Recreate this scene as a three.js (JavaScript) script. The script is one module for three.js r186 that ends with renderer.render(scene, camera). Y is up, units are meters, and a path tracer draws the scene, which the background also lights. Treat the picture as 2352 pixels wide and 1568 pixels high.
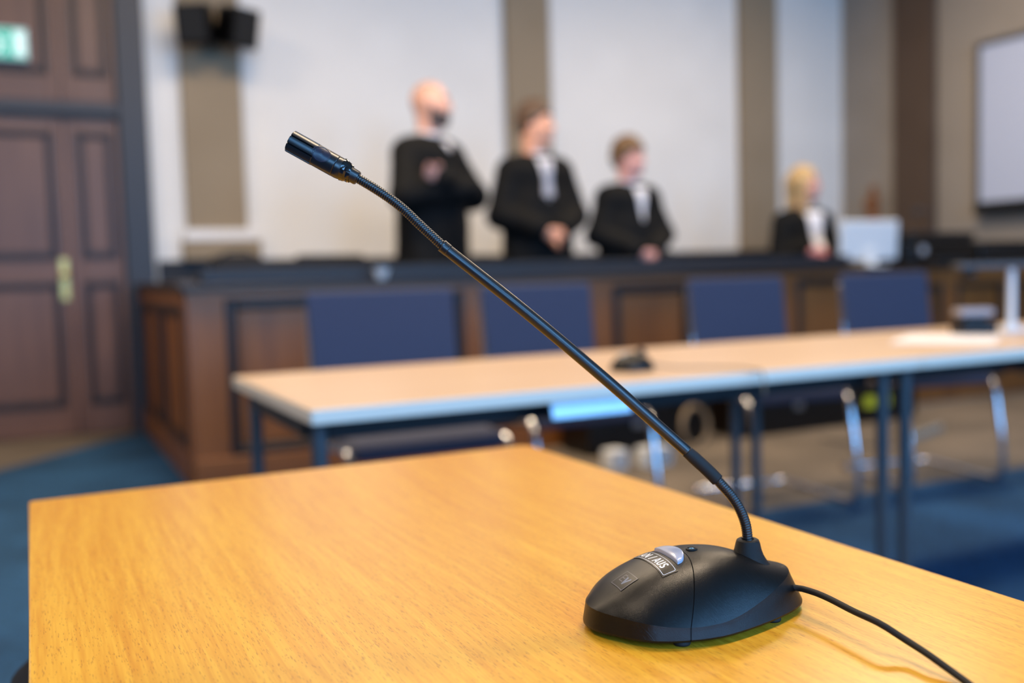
import * as THREE from 'three';
import { RoundedBoxGeometry } from 'three/addons/geometries/RoundedBoxGeometry.js';
import { MarchingCubes } from 'three/addons/objects/MarchingCubes.js';
import { mergeGeometries, mergeVertices, toCreasedNormals } from 'three/addons/utils/BufferGeometryUtils.js';
import { RectAreaLightUniformsLib } from 'three/addons/lights/RectAreaLightUniformsLib.js';

RectAreaLightUniformsLib.init();
const V = (x, y, z) => new THREE.Vector3(x, y, z);
const scene = new THREE.Scene();

// ---------------------------------------------------------------- camera
const camera = new THREE.PerspectiveCamera(38.52, 1.5, 0.05, 60);
camera.position.set(0, 0.99, 0);
camera.up.set(0.055, 0.997, -0.049);
camera.lookAt(V(0.4397, 0.99 - 0.0685, -0.8955));
camera.focus = 0.685;
camera.userData.fStop = 2.7;

// ---------------------------------------------------------------- sky and big lights
scene.background = new THREE.Color(0.16, 0.42, 1.0);
scene.backgroundIntensity = 2.0;
const WIN_Z = 3.4, WINDOWS = [-1.7, 0.9, 3.5, 5.9];
const DAY = new THREE.Color(0.2, 0.52, 1.0), WARM = new THREE.Color(1.0, 0.78, 0.54);
const DAY_POWER = 12.5, LAMP_POWER = 44.0;
const LAMPS = [[-1.6, -4.3, 1], [1.4, -4.3, 1], [4.9, -4.5, 1.0], [-1.6, -.8, .42], [1.6, -1.2, .8]];

const renderer = new THREE.WebGLRenderer({ antialias: true });
renderer.toneMapping = THREE.LinearToneMapping;
renderer.toneMappingExposure = 1.0;
renderer.shadowMap.enabled = true;

// ---------------------------------------------------------------- helpers
let seed = 12345;
const rnd = () => { seed = (seed * 1664525 + 1013904223) >>> 0; return seed / 4294967296; };
const rr = (a, b) => a + (b - a) * rnd();
const lerp = (a, b, t) => a + (b - a) * t;
const clamp = (x, a, b) => Math.min(b, Math.max(a, x));
const smooth = (a, b, x) => { const t = clamp((x - a) / (b - a), 0, 1); return t * t * (3 - 2 * t); };
function hash(x, y) { let h = (x * 374761393 + y * 668265263) | 0; h = Math.imul(h ^ (h >>> 13), 1274126177); return ((h ^ (h >>> 16)) >>> 0) / 4294967296; }
function noise(x, y, px = 0, py = 0) {
  let xi = Math.floor(x), yi = Math.floor(y); const fx = x - xi, fy = y - yi;
  const w = (a, n) => n ? ((a % n) + n) % n : a;
  const x0 = w(xi, px), x1 = w(xi + 1, px), y0 = w(yi, py), y1 = w(yi + 1, py);
  const u = fx * fx * (3 - 2 * fx), v = fy * fy * (3 - 2 * fy);
  return lerp(lerp(hash(x0, y0), hash(x1, y0), u), lerp(hash(x0, y1), hash(x1, y1), u), v);
}
const names = {};
function numbered(n) { const k = names[n] = (names[n] ?? -1) + 1; return k ? `${n}_${String(k).padStart(3, '0')}` : n; }
function mesh(name, geo, mat, parent) {
  const m = new THREE.Mesh(geo, mat); m.name = name; m.castShadow = m.receiveShadow = true;
  if (parent) parent.add(m);
  return m;
}
function thing(name, label, category, pos = [0, 0, 0], turn = 0, group) {
  const g = new THREE.Group(); g.name = numbered(name); g.position.set(...pos); g.rotation.y = turn;
  g.userData = { label, category }; if (group) g.userData.group = group;
  scene.add(g); return g;
}
function single(name, geo, mat, label, category, group) {
  const m = mesh(numbered(name), geo, mat, scene); m.userData = { label, category }; if (group) m.userData.group = group; return m;
}
function struct(name, geo, mat, parent) {
  const m = mesh(parent ? name : numbered(name), geo, mat, parent || scene);
  if (!parent) m.userData = { kind: 'structure' }; return m;
}
// planar uv in metres per face; grain runs along texture v. up=true lets the grain follow x instead
function uvm(geo, along = 'auto') {
  const g = geo.index ? geo.toNonIndexed() : geo; if (!g.attributes.normal) g.computeVertexNormals();
  const p = g.attributes.position, n = g.attributes.normal, uv = new Float32Array(p.count * 2);
  for (let i = 0; i < p.count; i++) {
    const ax = Math.abs(n.getX(i)), ay = Math.abs(n.getY(i)), az = Math.abs(n.getZ(i));
    let a, b; const x = p.getX(i), y = p.getY(i), z = p.getZ(i);
    if (ay >= ax && ay >= az) [a, b] = [x, z]; else if (az >= ax) [a, b] = [x, y]; else [a, b] = [z, y];
    if (along === 'x') { if (ay >= ax && ay >= az) [a, b] = [z, x]; else if (az >= ax) [a, b] = [y, x]; else [a, b] = [y, z]; }
    uv[i * 2] = a; uv[i * 2 + 1] = b;
  }
  g.setAttribute('uv', new THREE.BufferAttribute(uv, 2)); return g;
}
const box = (x0, x1, y0, y1, z0, z1, bevel = 0, along) => {
  const w = x1 - x0, h = y1 - y0, d = z1 - z0;
  const g = bevel ? new RoundedBoxGeometry(w, h, d, 2, Math.min(bevel, w / 2.01, h / 2.01, d / 2.01)) : new THREE.BoxGeometry(w, h, d);
  g.translate((x0 + x1) / 2, (y0 + y1) / 2, (z0 + z1) / 2); return uvm(g, along);
};
// sweep a round section along points
function sweep(pts, radius, nSeg, nRad = 10, caps = true) {
  const c = pts instanceof THREE.Curve ? pts : new THREE.CatmullRomCurve3(pts, false, 'centripetal');
  const fr = c.computeFrenetFrames(nSeg, false), pos = [], nor = [], uv = [], idx = [];
  const R = typeof radius === 'function' ? radius : () => radius, P = V(0, 0, 0), L = c.getLength();
  for (let i = 0; i <= nSeg; i++) {
    const t = i / nSeg; c.getPointAt(t, P); const r = R(t), N = fr.normals[i], B = fr.binormals[i];
    for (let j = 0; j <= nRad; j++) {
      const a = j / nRad * Math.PI * 2, ca = Math.cos(a), sa = Math.sin(a);
      const nx = N.x * ca + B.x * sa, ny = N.y * ca + B.y * sa, nz = N.z * ca + B.z * sa;
      pos.push(P.x + nx * r, P.y + ny * r, P.z + nz * r); nor.push(nx, ny, nz); uv.push(a * r, t * L);
    }
  }
  const W = nRad + 1;
  for (let i = 0; i < nSeg; i++) for (let j = 0; j < nRad; j++) { const a = i * W + j; idx.push(a, a + W, a + 1, a + 1, a + W, a + W + 1); }
  if (caps) for (const i of [0, nSeg]) {
    c.getPointAt(i / nSeg, P); const k = pos.length / 3; pos.push(P.x, P.y, P.z); const T = fr.tangents[i]; nor.push(T.x, T.y, T.z); uv.push(0, 0);
    for (let j = 0; j < nRad; j++) i ? idx.push(i * W + j, k, i * W + j + 1) : idx.push(i * W + j, i * W + j + 1, k);
  }
  const g = new THREE.BufferGeometry();
  g.setAttribute('position', new THREE.Float32BufferAttribute(pos, 3)); g.setAttribute('normal', new THREE.Float32BufferAttribute(nor, 3));
  g.setAttribute('uv', new THREE.Float32BufferAttribute(uv, 2)); g.setIndex(idx); g.computeVertexNormals(); return g;
}
// polyline with rounded corners
function bend(pts, r, n = 6) {
  const out = [pts[0].clone()];
  for (let i = 1; i < pts.length - 1; i++) {
    const a = pts[i - 1], b = pts[i], c = pts[i + 1], d1 = a.clone().sub(b), d2 = c.clone().sub(b);
    const k = Math.min(r, d1.length() * .49, d2.length() * .49), p = b.clone().addScaledVector(d1.normalize(), k), q = b.clone().addScaledVector(d2.normalize(), k);
    for (let j = 0; j <= n; j++) { const t = j / n; out.push(p.clone().multiplyScalar((1 - t) ** 2).addScaledVector(b, 2 * t * (1 - t)).addScaledVector(q, t * t)); }
  }
  out.push(pts[pts.length - 1].clone()); return out;
}
const lathe = (prof, n = 32) => new THREE.LatheGeometry(prof.map(([r, y]) => new THREE.Vector2(r, y)), n);
const creased = (g, a = 0.6) => toCreasedNormals(g.scale(1000, 1000, 1000), a).scale(.001, .001, .001);

// ---------------------------------------------------------------- textures
function tex(w, h, fn, srgb = true, repeat) {
  const d = new Uint8Array(w * h * 4);
  for (let j = 0; j < h; j++) for (let i = 0; i < w; i++) { const c = fn(i, j), k = (j * w + i) * 4; d[k] = clamp(c[0], 0, 255); d[k + 1] = clamp(c[1], 0, 255); d[k + 2] = clamp(c[2], 0, 255); d[k + 3] = 255; }
  const t = new THREE.DataTexture(d, w, h); t.magFilter = THREE.LinearFilter; t.minFilter = THREE.LinearMipmapLinearFilter; t.generateMipmaps = true;
  t.wrapS = t.wrapT = THREE.RepeatWrapping; if (srgb) t.colorSpace = THREE.SRGBColorSpace; if (repeat) t.repeat.set(...repeat); t.needsUpdate = true; return t;
}
// wood grain running along v; covers mw x mh metres
function wood(size, mw, mh, base, dark, o = {}) {
  const [w, h] = size, px = w / mw, f = o.fine ?? 1, pores = new Float32Array(w * h);
  const nP = Math.round((o.pores ?? 0) * mw * mh);
  for (let k = 0; k < nP; k++) {
    const x = rnd() * w, y = rnd() * h, L = rr(.0015, .009) * (h / mh), s = rr(.25, 1) * (o.poreDark ?? .5), wd = rr(.5, 1.3), lean = rr(-.03, .03);
    for (let j = 0; j < L; j++) { const yy = Math.floor(y + j + h) % h, xx = x + lean * j, e = Math.sin(Math.PI * (j + .5) / L);
      for (let q = 0; q < 2; q++) { const xi = (Math.floor(xx) + q + w) % w; pores[yy * w + xi] = Math.max(pores[yy * w + xi], s * e * (q ? wd - .4 : 1)); } }
  }
  const g1 = Math.round(mw * 45), h1 = Math.max(2, Math.round(mh * 1.6)), g2 = Math.round(mw * 260 * f), h2 = Math.max(3, Math.round(mh * 9)), g3 = Math.round(mw * 900 * f), h3 = Math.max(6, Math.round(mh * 45)), gb = Math.max(2, Math.round(mw * 7)), hb = Math.max(2, Math.round(mh * 3.2));
  return tex(w, h, (i, j) => {
    const x = i / w, y = j / h, wob = (noise(x * gb, y * hb, gb, hb) - .5) * .05 / mw;
    const a = noise((x + wob) * g1, y * h1, g1, h1), b = noise((x + wob * .4) * g2, y * h2, g2, h2), c = noise(x * g3, y * h3, g3, h3), d = noise(x * gb + 3, y * hb + 9, gb, hb);
    let t = (o.band ?? .4) * (a - .5) + (o.mid ?? .4) * (b - .5) + (o.grit ?? .25) * (c - .5) + (o.blot ?? .3) * (d - .5) + .35;
    t = clamp(t, 0, 1); const p = pores[j * w + i];
    return [0, 1, 2].map(k => lerp(lerp(base[k], dark[k], t), (o.poreColor ?? dark)[k], p));
  }, true, [1 / mw, 1 / mh]);
}
const std = (o) => new THREE.MeshStandardMaterial(o), phy = (o) => new THREE.MeshPhysicalMaterial(o);
const M = {};
M.deskWood = phy({ map: wood([2048, 2048], .66, 1.32, [232, 174, 46], [204, 130, 12], { pores: 42000, poreDark: .55, poreColor: [128, 66, 4], band: .25, mid: .45, grit: .48, blot: .45 }), roughness: .5, specularIntensity: .4, clearcoat: .8, clearcoatRoughness: .28 });
M.deskEdge = phy({ map: wood([512, 512], .5, 1.0, [214, 150, 66], [170, 100, 34], { pores: 9000, poreColor: [110, 60, 20] }), roughness: .45 });
M.beech = phy({ map: wood([1024, 1024], 1.0, 2.0, [218, 187, 154], [200, 163, 126], { pores: 5000, poreDark: .25, band: .2, mid: .25, grit: .2, blot: .25 }), roughness: .4, clearcoat: .2, clearcoatRoughness: .3 });
M.beechEdge = std({ color: 0xe6dccb, roughness: .35 });
const benchMap = wood([1024, 1024], 1.0, 2.0, [146, 88, 36], [100, 55, 16], { pores: 6000, poreColor: [50, 28, 14], band: .5, mid: .35, grit: .2, blot: .35 });
M.bench = phy({ map: benchMap, roughness: .42, clearcoat: .15, clearcoatRoughness: .35 });
M.benchDark = phy({ map: wood([512, 512], 1.0, 2.0, [44, 31, 26], [26, 18, 16], { pores: 2000 }), roughness: .42 });
M.door = phy({ map: wood([1024, 1024], 1.0, 2.0, [112, 77, 55], [84, 54, 37], { pores: 5000, poreColor: [44, 28, 22], band: .4, mid: .3, grit: .2, blot: .3 }), roughness: .45, clearcoat: .1, clearcoatRoughness: .4 });
M.doorFrame = std({ color: 0x2e2f36, roughness: .5 });
M.darkTop = phy({ map: tex(256, 256, (i, j) => { const n = noise(i / 3, j / 3, 85, 85) * 10; return [22 + n, 23 + n, 30 + n]; }, true, [2, 2]), roughness: .5 });
const plaster = (r, g, b) => std({ map: tex(512, 512, (i, j) => { const n = (noise(i / 2.5, j / 2.5, 204, 204) - .5) * 6 + (noise(i / 64, j / 64, 8, 8) - .5) * 6; return [r + n, g + n, b + n]; }, true, [.5, .5]), roughness: .92 });
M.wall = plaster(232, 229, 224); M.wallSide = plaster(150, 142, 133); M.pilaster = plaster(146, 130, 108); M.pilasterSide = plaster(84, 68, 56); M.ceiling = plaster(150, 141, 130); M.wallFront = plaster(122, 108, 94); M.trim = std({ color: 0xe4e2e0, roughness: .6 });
M.wainscot = std({ color: 0x17151a, roughness: .6 });
M.carpet = phy({ map: tex(1024, 1024, (i, j) => { const a = hash(i, j), b = noise(i / 3, j / 3, 341, 341), c = noise(i / 128, j / 128, 8, 8); const v = .72 + .3 * a * b + .25 * (b - .5) + .22 * (c - .5); return [54 * v, 100 * v, 144 * v]; }, true, [.5, .5]), roughness: .95, specularIntensity: .4, bumpMap: tex(512, 512, (i, j) => { const v = 255 * noise(i / 2, j / 2, 256, 256); return [v, v, v]; }, false, [2, 2]), bumpScale: .003 });
M.blackPlastic = phy({ color: 0x060607, roughness: .32, specularIntensity: .8, bumpMap: tex(512, 512, (i, j) => { const v = 255 * noise(i / 1.6, j / 1.6, 320, 320); return [v, v, v]; }, false, [24, 24]), bumpScale: .00006 });
M.blackSoft = std({ color: 0x101113, roughness: .75 });
M.blackMetal = phy({ color: 0x131417, roughness: .32, clearcoat: .3, clearcoatRoughness: .3 });
M.rubber = std({ color: 0x0e0e0f, roughness: .7 });
M.tape = phy({ color: 0x0c0c0e, roughness: .16, clearcoat: .6, clearcoatRoughness: .1 });
M.chrome = std({ color: 0xd8dade, metalness: 1, roughness: .2 });
M.steel = std({ color: 0xa4a8ae, metalness: 1, roughness: .35 });
M.darkMetal = std({ color: 0x1d1d20, metalness: .4, roughness: .45 });
M.tan = std({ map: tex(512, 512, (i, j) => { const v = .8 + .3 * hash(i, j) * noise(i / 3, j / 3, 171, 171) + .2 * (noise(i / 64, j / 64, 8, 8) - .5); return [124 * v, 112 * v, 98 * v]; }, true, [.5, .5]), roughness: .9 });
M.greyMetal = std({ color: 0x4a4b4f, metalness: .2, roughness: .5 });
const weave = (r, g, b) => std({ map: tex(256, 256, (i, j) => { const s = ((i >> 1) + (j >> 1)) % 2 ? 1.06 : .92, n = .86 + .28 * hash(i, j); return [r * s * n, g * s * n, b * s * n]; }, true, [7, 7]), roughness: .95 });
M.blueFabric = weave(60, 65, 86); M.blackFabric = weave(24, 25, 30);
M.white = std({ color: 0xdfe3e6, roughness: .4 }); M.paper = std({ color: 0xf0e9e6, roughness: .8 });
M.brass = std({ color: 0xd9c27a, metalness: .55, roughness: .38 });
M.yellow = std({ color: 0xd8cf2a, roughness: .5 });
M.glass = phy({ color: 0xffffff, transmission: 1, roughness: 0, thickness: 0 });
M.gown = phy({ color: 0x050608, roughness: .8, specularIntensity: .5 }); M.gownTrim = phy({ color: 0x0c0d12, roughness: .5, sheen: .4, sheenColor: new THREE.Color(.1, .12, .18) });
M.shirt = std({ color: 0xe6e6ec, roughness: .8 }); M.tie = std({ color: 0xa8aab6, roughness: .6 });
M.skin = std({ color: 0xffffff, vertexColors: true, roughness: .55 });

// ================================================================ ROOM
const WZ = -7.1, RX = 7.08, LX = -4.2, H = 4.1;
struct('floor', box(LX - .2, RX + .2, -.12, 0, WZ - .2, WIN_Z + .3), M.carpet);
struct('floor_covering', box(1.3, 6.9, 0, .004, -4.84, -3.08), M.tan);
struct('floor_covering', (() => { const sh = new THREE.Shape([[-2.4, 7.06], [.62, 7.06], [.62, 6.99], [-.2, 5.98], [-1.2, 4.75], [-2.4, 4.75]].map(p => new THREE.Vector2(...p))), g = new THREE.ExtrudeGeometry(sh, { depth: .004, bevelEnabled: false }); g.rotateX(-Math.PI / 2); return uvm(g); })(), M.tan);
struct('ceiling', box(LX - .2, RX + .2, H, H + .15, WZ - .2, WIN_Z + .3), M.ceiling);
struct('wall_back', box(.78, RX + .2, 0, H, WZ - .2, WZ), M.wall);
struct('wall_back', box(LX - .2, -1.42, 0, H, WZ - .2, WZ), M.wall);
struct('wall_back', box(-1.42, .78, 0, H, WZ - .2, WZ - .11), M.wall);
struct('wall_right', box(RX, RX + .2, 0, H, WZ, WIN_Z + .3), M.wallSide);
struct('wall_left', box(LX - .2, LX, 0, H, WZ, WIN_Z + .3), M.wallFront);
{ // window wall behind the camera
  const y0 = .95, y1 = 3.6, hw = .75; let x = LX - .2;
  const g = [box(LX - .2, RX + .2, 0, y0, WIN_Z, WIN_Z + .3), box(LX - .2, RX + .2, y1, H, WIN_Z, WIN_Z + .3)];
  for (const c of [...WINDOWS, null]) { const e = c === null ? RX + .2 : c - hw; g.push(box(x, e, y0, y1, WIN_Z, WIN_Z + .3)); if (c !== null) x = c + hw; }
  struct('wall_front', mergeGeometries(g), M.wallFront);
  WINDOWS.forEach((c, i) => {
    const w = new THREE.Group(); w.name = `window_${i + 1}`; w.userData = { kind: 'structure' }; scene.add(w);
    const z0 = WIN_Z + .12, z1 = WIN_Z + .18;
    mesh('window_frame', mergeGeometries([box(c - hw, c - hw + .07, y0, y1, z0, z1), box(c + hw - .07, c + hw, y0, y1, z0, z1), box(c - hw + .07, c + hw - .07, y0, y0 + .07, z0, z1), box(c - hw + .07, c + hw - .07, y1 - .07, y1, z0, z1), box(c - .035, c + .035, y0 + .07, y1 - .07, z0, z1), box(c - hw + .07, c - .035, 2.65, 2.72, z0, z1), box(c + .035, c + hw - .07, 2.65, 2.72, z0, z1)]), M.trim, w);
    for (const [a, b] of [[c - hw + .07, c - .035], [c + .035, c + hw - .07]]) for (const [p, q] of [[y0 + .07, 2.65], [2.72, y1 - .07]]) mesh('pane', box(a, b, p, q, z0 + .028, z0 + .032), M.glass, w);
    mesh('window_sill', box(c - hw - .05, c + hw + .05, y0 - .04, y0 + .005, WIN_Z - .12, WIN_Z + .12, .008), M.trim, w);
    const l = new THREE.RectAreaLight(DAY, DAY_POWER, hw * 2 - .1, y1 - y0 - .1); l.position.set(c, (y0 + y1) / 2, WIN_Z + .08); l.lookAt(c, (y0 + y1) / 2 - .6, WIN_Z - 4); scene.add(l);
  });
}
// ceiling lamps
LAMPS.forEach(([x, z, k], i) => {
  const g = thing('ceiling_lamp', `long white ceiling lamp, number ${['one', 'two', 'three', 'four', 'five'][i]} counted from the door side`, 'lamp', [x, H, z], 0, 'ceiling lamps');
  g.userData.label = [`ceiling lamp near the door wall, left of the bench`, `ceiling lamp above the middle of the bench front`, `ceiling lamp above the right half of the bench`, `ceiling lamp left of the yellow wooden table`, `ceiling lamp right of the yellow wooden table`][i];
  mesh('housing', box(-.75, .75, -.16, 0, -.3, .3, .02), M.trim, g);
  const d = mesh('diffuser', box(-.71, .71, -.172, -.16, -.26, .26), std({ color: 0xffffff, emissive: WARM, emissiveIntensity: 3 * k }), g);
  const l = new THREE.RectAreaLight(WARM, LAMP_POWER * k, 1.42, .52); l.position.set(x, H - .18, z); l.lookAt(x, 0, z); scene.add(l);
});
// pilasters and trim on the back wall
struct('trim_1', box(.80, RX, 1.11, 1.15, WZ, WZ + .03, .005), M.wainscot);
struct('wainscot', box(.80, RX, 0, 1.11, WZ, WZ + .02), M.wainscot);
function pilaster(x0, x1, base) {
  const p = new THREE.Group(); p.name = numbered('pilaster'); p.userData = { kind: 'structure' }; scene.add(p);
  mesh('shaft', box(x0, x1, base ? 1.36 : 1.15, H, WZ, WZ + .07, .006), M.pilaster, p);
  if (base) { mesh('base_band', box(x0 - .03, x1 + .05, 1.28, 1.36, WZ, WZ + .1, .01), M.trim, p); mesh('base_block', box(x0 - .04, x1 + .08, 1.15, 1.28, WZ, WZ + .11, .008), M.pilaster, p); }
}
pilaster(1.0, 1.405, true); pilaster(3.48, 3.87, false); pilaster(5.81, 6.23, false);
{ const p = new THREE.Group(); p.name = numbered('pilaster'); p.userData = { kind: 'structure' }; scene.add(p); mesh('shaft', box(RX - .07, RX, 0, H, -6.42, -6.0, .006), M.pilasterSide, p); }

// door with panelled leaves, transom and dark frame
{
  const d = new THREE.Group(); d.name = 'door_1'; d.userData = { kind: 'structure' }; scene.add(d);
  const z = WZ, zf = z + .04;
  mesh('door_frame', mergeGeometries([box(.59, .775, 0, H, z - .2, z + .09, .008), box(-1.42, -1.24, 0, H, z - .2, z + .09, .008), box(-1.24, .59, 2.10, 2.19, z - .1, z + .10, .01, 'x'), box(-1.24, .59, 3.3, H, z - .2, z + .03)]), M.doorFrame, d);
  function leaf(name, x0, x1, y0, y1, panels) {
    const l = mesh(name, box(x0, x1, y0, y1, z - .05, zf - .02), M.door, d); const cuts = panels;
    // stiles and rails stand proud of the leaf
    const ys = cuts.map(c => [c[2], c[3]]).sort((a, b) => a[0] - b[0]); let y = y0;
    const px0 = cuts[0][0], px1 = cuts[0][1];
    mesh('stile', box(x0, px0, y0, y1, zf - .02, zf, .004), M.door, l); mesh('stile', box(px1, x1, y0, y1, zf - .02, zf, .004), M.door, l);
    for (const [a, b] of [...ys, [y1, y1]]) { if (a - y > .005) mesh('rail', box(px0, px1, y, a, zf - .02, zf - .001, .004, 'x'), M.door, l); y = b; }
    for (const [a, b, c, e] of cuts) {
      const t = .035;
      mesh('moulding', mergeGeometries([box(a, a + t, c, e, zf - .02, zf + .012, .008), box(b - t, b, c, e, zf - .02, zf + .012, .008), box(a + t, b - t, c, c + t, zf - .02, zf + .012, .008, 'x'), box(a + t, b - t, e - t, e, zf - .02, zf + .012, .008, 'x')]), M.benchDark, l);
      mesh('panel', box(a + t + .01, b - t - .01, c + t + .01, e - t - .01, zf - .02, zf - .006, .005), M.door, l);
    }
  }
  leaf('leaf', .255, .585, .01, 2.10, [[.325, .545, .20, 1.02], [.325, .545, 1.17, 2.0]]);
  leaf('leaf', -.60, .25, .01, 2.10, [[-.47, .185, .20, 1.02], [-.47, .185, 1.17, 2.0]]);
  leaf('leaf', -1.24, -.605, .01, 2.10, [[-1.12, -.72, .20, 1.02], [-1.12, -.72, 1.17, 2.0]]);
  leaf('transom', .255, .585, 2.19, 3.3, [[.325, .545, 2.36, 3.2]]);
  leaf('transom', -1.24, .25, 2.19, 3.3, [[-.6, .185, 2.36, 3.2]]);
  mesh('handle_plate', box(.185, .235, .90, 1.175, zf, zf + .012, .006), M.brass, d);
  mesh('knob', lathe([[0, 0], [.01, 0], [.009, .02], [.019, .03], [.021, .04], [.014, .05], [0, .052]], 20).rotateX(Math.PI / 2).translate(.21, 1.07, zf + .01), M.brass, d);
}
{ // exit sign on the transom
  const s = thing('exit_sign', 'green and white emergency exit sign above the brown door', 'sign', [-.13, 2.53, WZ + .04]);
  const green = std({ color: 0x0f9c86, emissive: new THREE.Color(.01, .28, .2), emissiveIntensity: .9, roughness: .4 }), wh = std({ color: 0xdff5ee, emissive: new THREE.Color(.55, .8, .78), emissiveIntensity: .5, roughness: .4 });
  mesh('housing', box(-.205, .205, -.1, .1, .002, .05, .006), M.white, s); mesh('panel', box(-.195, .195, -.09, .09, .05, .054), green, s);
  const dr = mesh('door_symbol', box(.125, .19, -.075, .08, .054, .056), wh, s);
  const sh = new THREE.Shape([[.02, -.05], [.02, -.015], [-.05, -.015], [-.05, -.045], [-.10, 0], [-.05, .045], [-.05, .015], [.02, .015], [.02, .05], [.02, -.05]].map(p => new THREE.Vector2(...p)));
  const ar = new THREE.ExtrudeGeometry(sh, { depth: .002, bevelEnabled: false }); ar.rotateZ(Math.PI); ar.translate(-.09, 0, .054); mesh('arrow_symbol', ar, wh, s);
  const man = [sweep([V(.055, .02, .056), V(.045, -.02, .056)], .012, 4, 8), sweep([V(.045, -.02, .056), V(.065, -.045, .056), V(.05, -.075, .056)], .008, 8, 8), sweep([V(.045, -.02, .056), V(.028, -.05, .056), V(.008, -.055, .056)], .008, 8, 8), sweep([V(.057, .02, .056), V(.08, 0, .056), V(.095, .012, .056)], .006, 8, 8), sweep([V(.055, .02, .056), V(.03, .015, .056), V(.022, -.008, .056)], .006, 8, 8), new THREE.SphereGeometry(.013, 10, 8).translate(.066, .05, .056)];
  mesh('figure_symbol', mergeGeometries(man.map(g => { g = g.index ? g.toNonIndexed() : g; g.scale(1, 1, .25); g.translate(0, 0, .042); return g; })), wh, s);
}
// two loudspeakers on the first pilaster
function speaker(x, turn, label) {
  const s = thing('wall_speaker', label, 'speaker', [x, 2.70, WZ + .28], turn, 'speakers on the wall');
  const sh = new THREE.Shape(); sh.moveTo(-.1, -.09); sh.lineTo(.1, -.09); sh.lineTo(.075, .1); sh.lineTo(-.075, .1); sh.closePath();
  const g = new THREE.ExtrudeGeometry(sh, { depth: .24, bevelEnabled: true, bevelSize: .01, bevelThickness: .01, bevelSegments: 2 }); g.rotateX(Math.PI / 2); g.translate(0, .12, 0); g.rotateY(Math.PI); g.rotateX(.22);
  mesh('cabinet', g, M.blackPlastic, s);
  const gr = box(-.09, .09, -.11, .11, -.006, .006, .004); gr.translate(0, 0, .106); gr.rotateX(.22); mesh('grille', gr, M.blackSoft, s);
  mesh('bracket', sweep([V(0, 0, -.06), V(0, .02, -.14), V(-Math.sin(turn) * -.02, .02, -.215)], .018, 10, 8), M.blackSoft, s);
}
speaker(1.09, -.5, 'black wall speaker turned towards the door, left of the pair'); speaker(1.345, .5, 'black wall speaker turned towards the people, right of the pair');

// ================================================================ BENCH
{
  const b = thing('judges_bench', 'long brown panelled court bench with dark top in front of the standing people', 'bench', [0, 0, 0]);
  const X0 = .66, X1 = 5.06, Z = -4.85;
  mesh('core', box(X0 + .02, X1 - .02, 0, .94, Z - .07, Z - .03), M.bench, b);
  mesh('plinth', box(X0 + .005, X1 - .01, 0, .14, Z - .03, Z + .012, .005, 'x'), M.bench, b);
  mesh('rail', box(X0, X1, .91, .972, Z - .03, Z, .004, 'x'), M.bench, b);
  const cuts = [[.84, 1.40], [1.58, 2.10], [2.215, 2.835], [3.045, 3.60], [3.68, 4.29], [4.435, 4.92]];
  let x = X0;
  for (const [a, c] of [...cuts, [X1, X1]]) {
    mesh('stile', box(x, a, .14, .91, Z - .03, Z, .004), M.bench, b); x = c;
    if (a === X1) break;
    const t = .05;
    mesh('moulding', mergeGeometries([box(a, a + t, .14, .91, Z - .03, Z + .01, .012), box(c - t, c, .14, .91, Z - .03, Z + .01, .012), box(a + t, c - t, .14, .14 + t, Z - .03, Z + .01, .012, 'x'), box(a + t, c - t, .91 - t, .91, Z - .03, Z + .01, .012, 'x')]), M.benchDark, b);
    mesh('panel', box(a + t + .006, c - t - .006, .14 + t + .006, .91 - t - .006, Z - .03, Z - .012, .008), M.bench, b);
  }
  mesh('ledge', box(X0 - .03, X1 + .01, .955, .985, Z - .2, Z + .03, .008, 'x').translate(0, .0, 0), M.benchDark, b);
  mesh('fascia', box(X0 + .1, X1, .985, 1.06, Z - .24, Z - .16, .008, 'x'), M.darkTop, b);
  mesh('desk_surface', box(X0 + .1, X1, 1.0, 1.03, Z - .37, Z - .24, .006, 'x'), M.darkTop, b);
}
{
  const b = thing('bench_side_wall', 'brown panelled side wall joining the bench to the door wall', 'partition', [0, 0, 0]), X0 = .66, Z = -4.85;
  // left side, running back to the door wall
  mesh('side_core', box(X0 + .03, X0 + .07, 0, .94, -7.0, Z - .075), M.bench, b);
  mesh('side_rail', box(X0, X0 + .03, .88, .972, -7.0, Z - .075, .004), M.bench, b); mesh('side_plinth', box(X0 - .01, X0 + .03, 0, .16, -7.0, Z - .075, .004), M.bench, b);
  const zs = [-7.0, -6.86, -5.98, -5.86, -5.0, Z - .075];
  for (let i = 0; i < 5; i += 2) mesh('side_stile', box(X0, X0 + .03, .16, .88, zs[i], zs[i + 1], .004), M.bench, b);
  for (const [a, c] of [[-6.86, -5.98], [-5.86, -5.0]]) {
    const t = .05; mesh('moulding', mergeGeometries([box(X0 - .01, X0 + .03, .16, .88, a, a + t, .012), box(X0 - .01, X0 + .03, .16, .88, c - t, c, .012), box(X0 - .01, X0 + .03, .16, .16 + t, a + t, c - t, .012), box(X0 - .01, X0 + .03, .88 - t, .88, a + t, c - t, .012)]), M.benchDark, b);
    mesh('panel', box(X0 + .012, X0 + .03, .21, .83, a + t, c - t, .006), M.bench, b);
  }
  mesh('side_cap', box(X0 - .02, X0 + .1, .955, 1.0, -7.0, Z - .205, .008), M.benchDark, b);
}
{ const p = single('podium', box(.735, 4.72, 0, .25, -7.06, -4.93, .01), M.carpet, 'low carpeted platform behind the court bench', 'platform'); }
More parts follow.
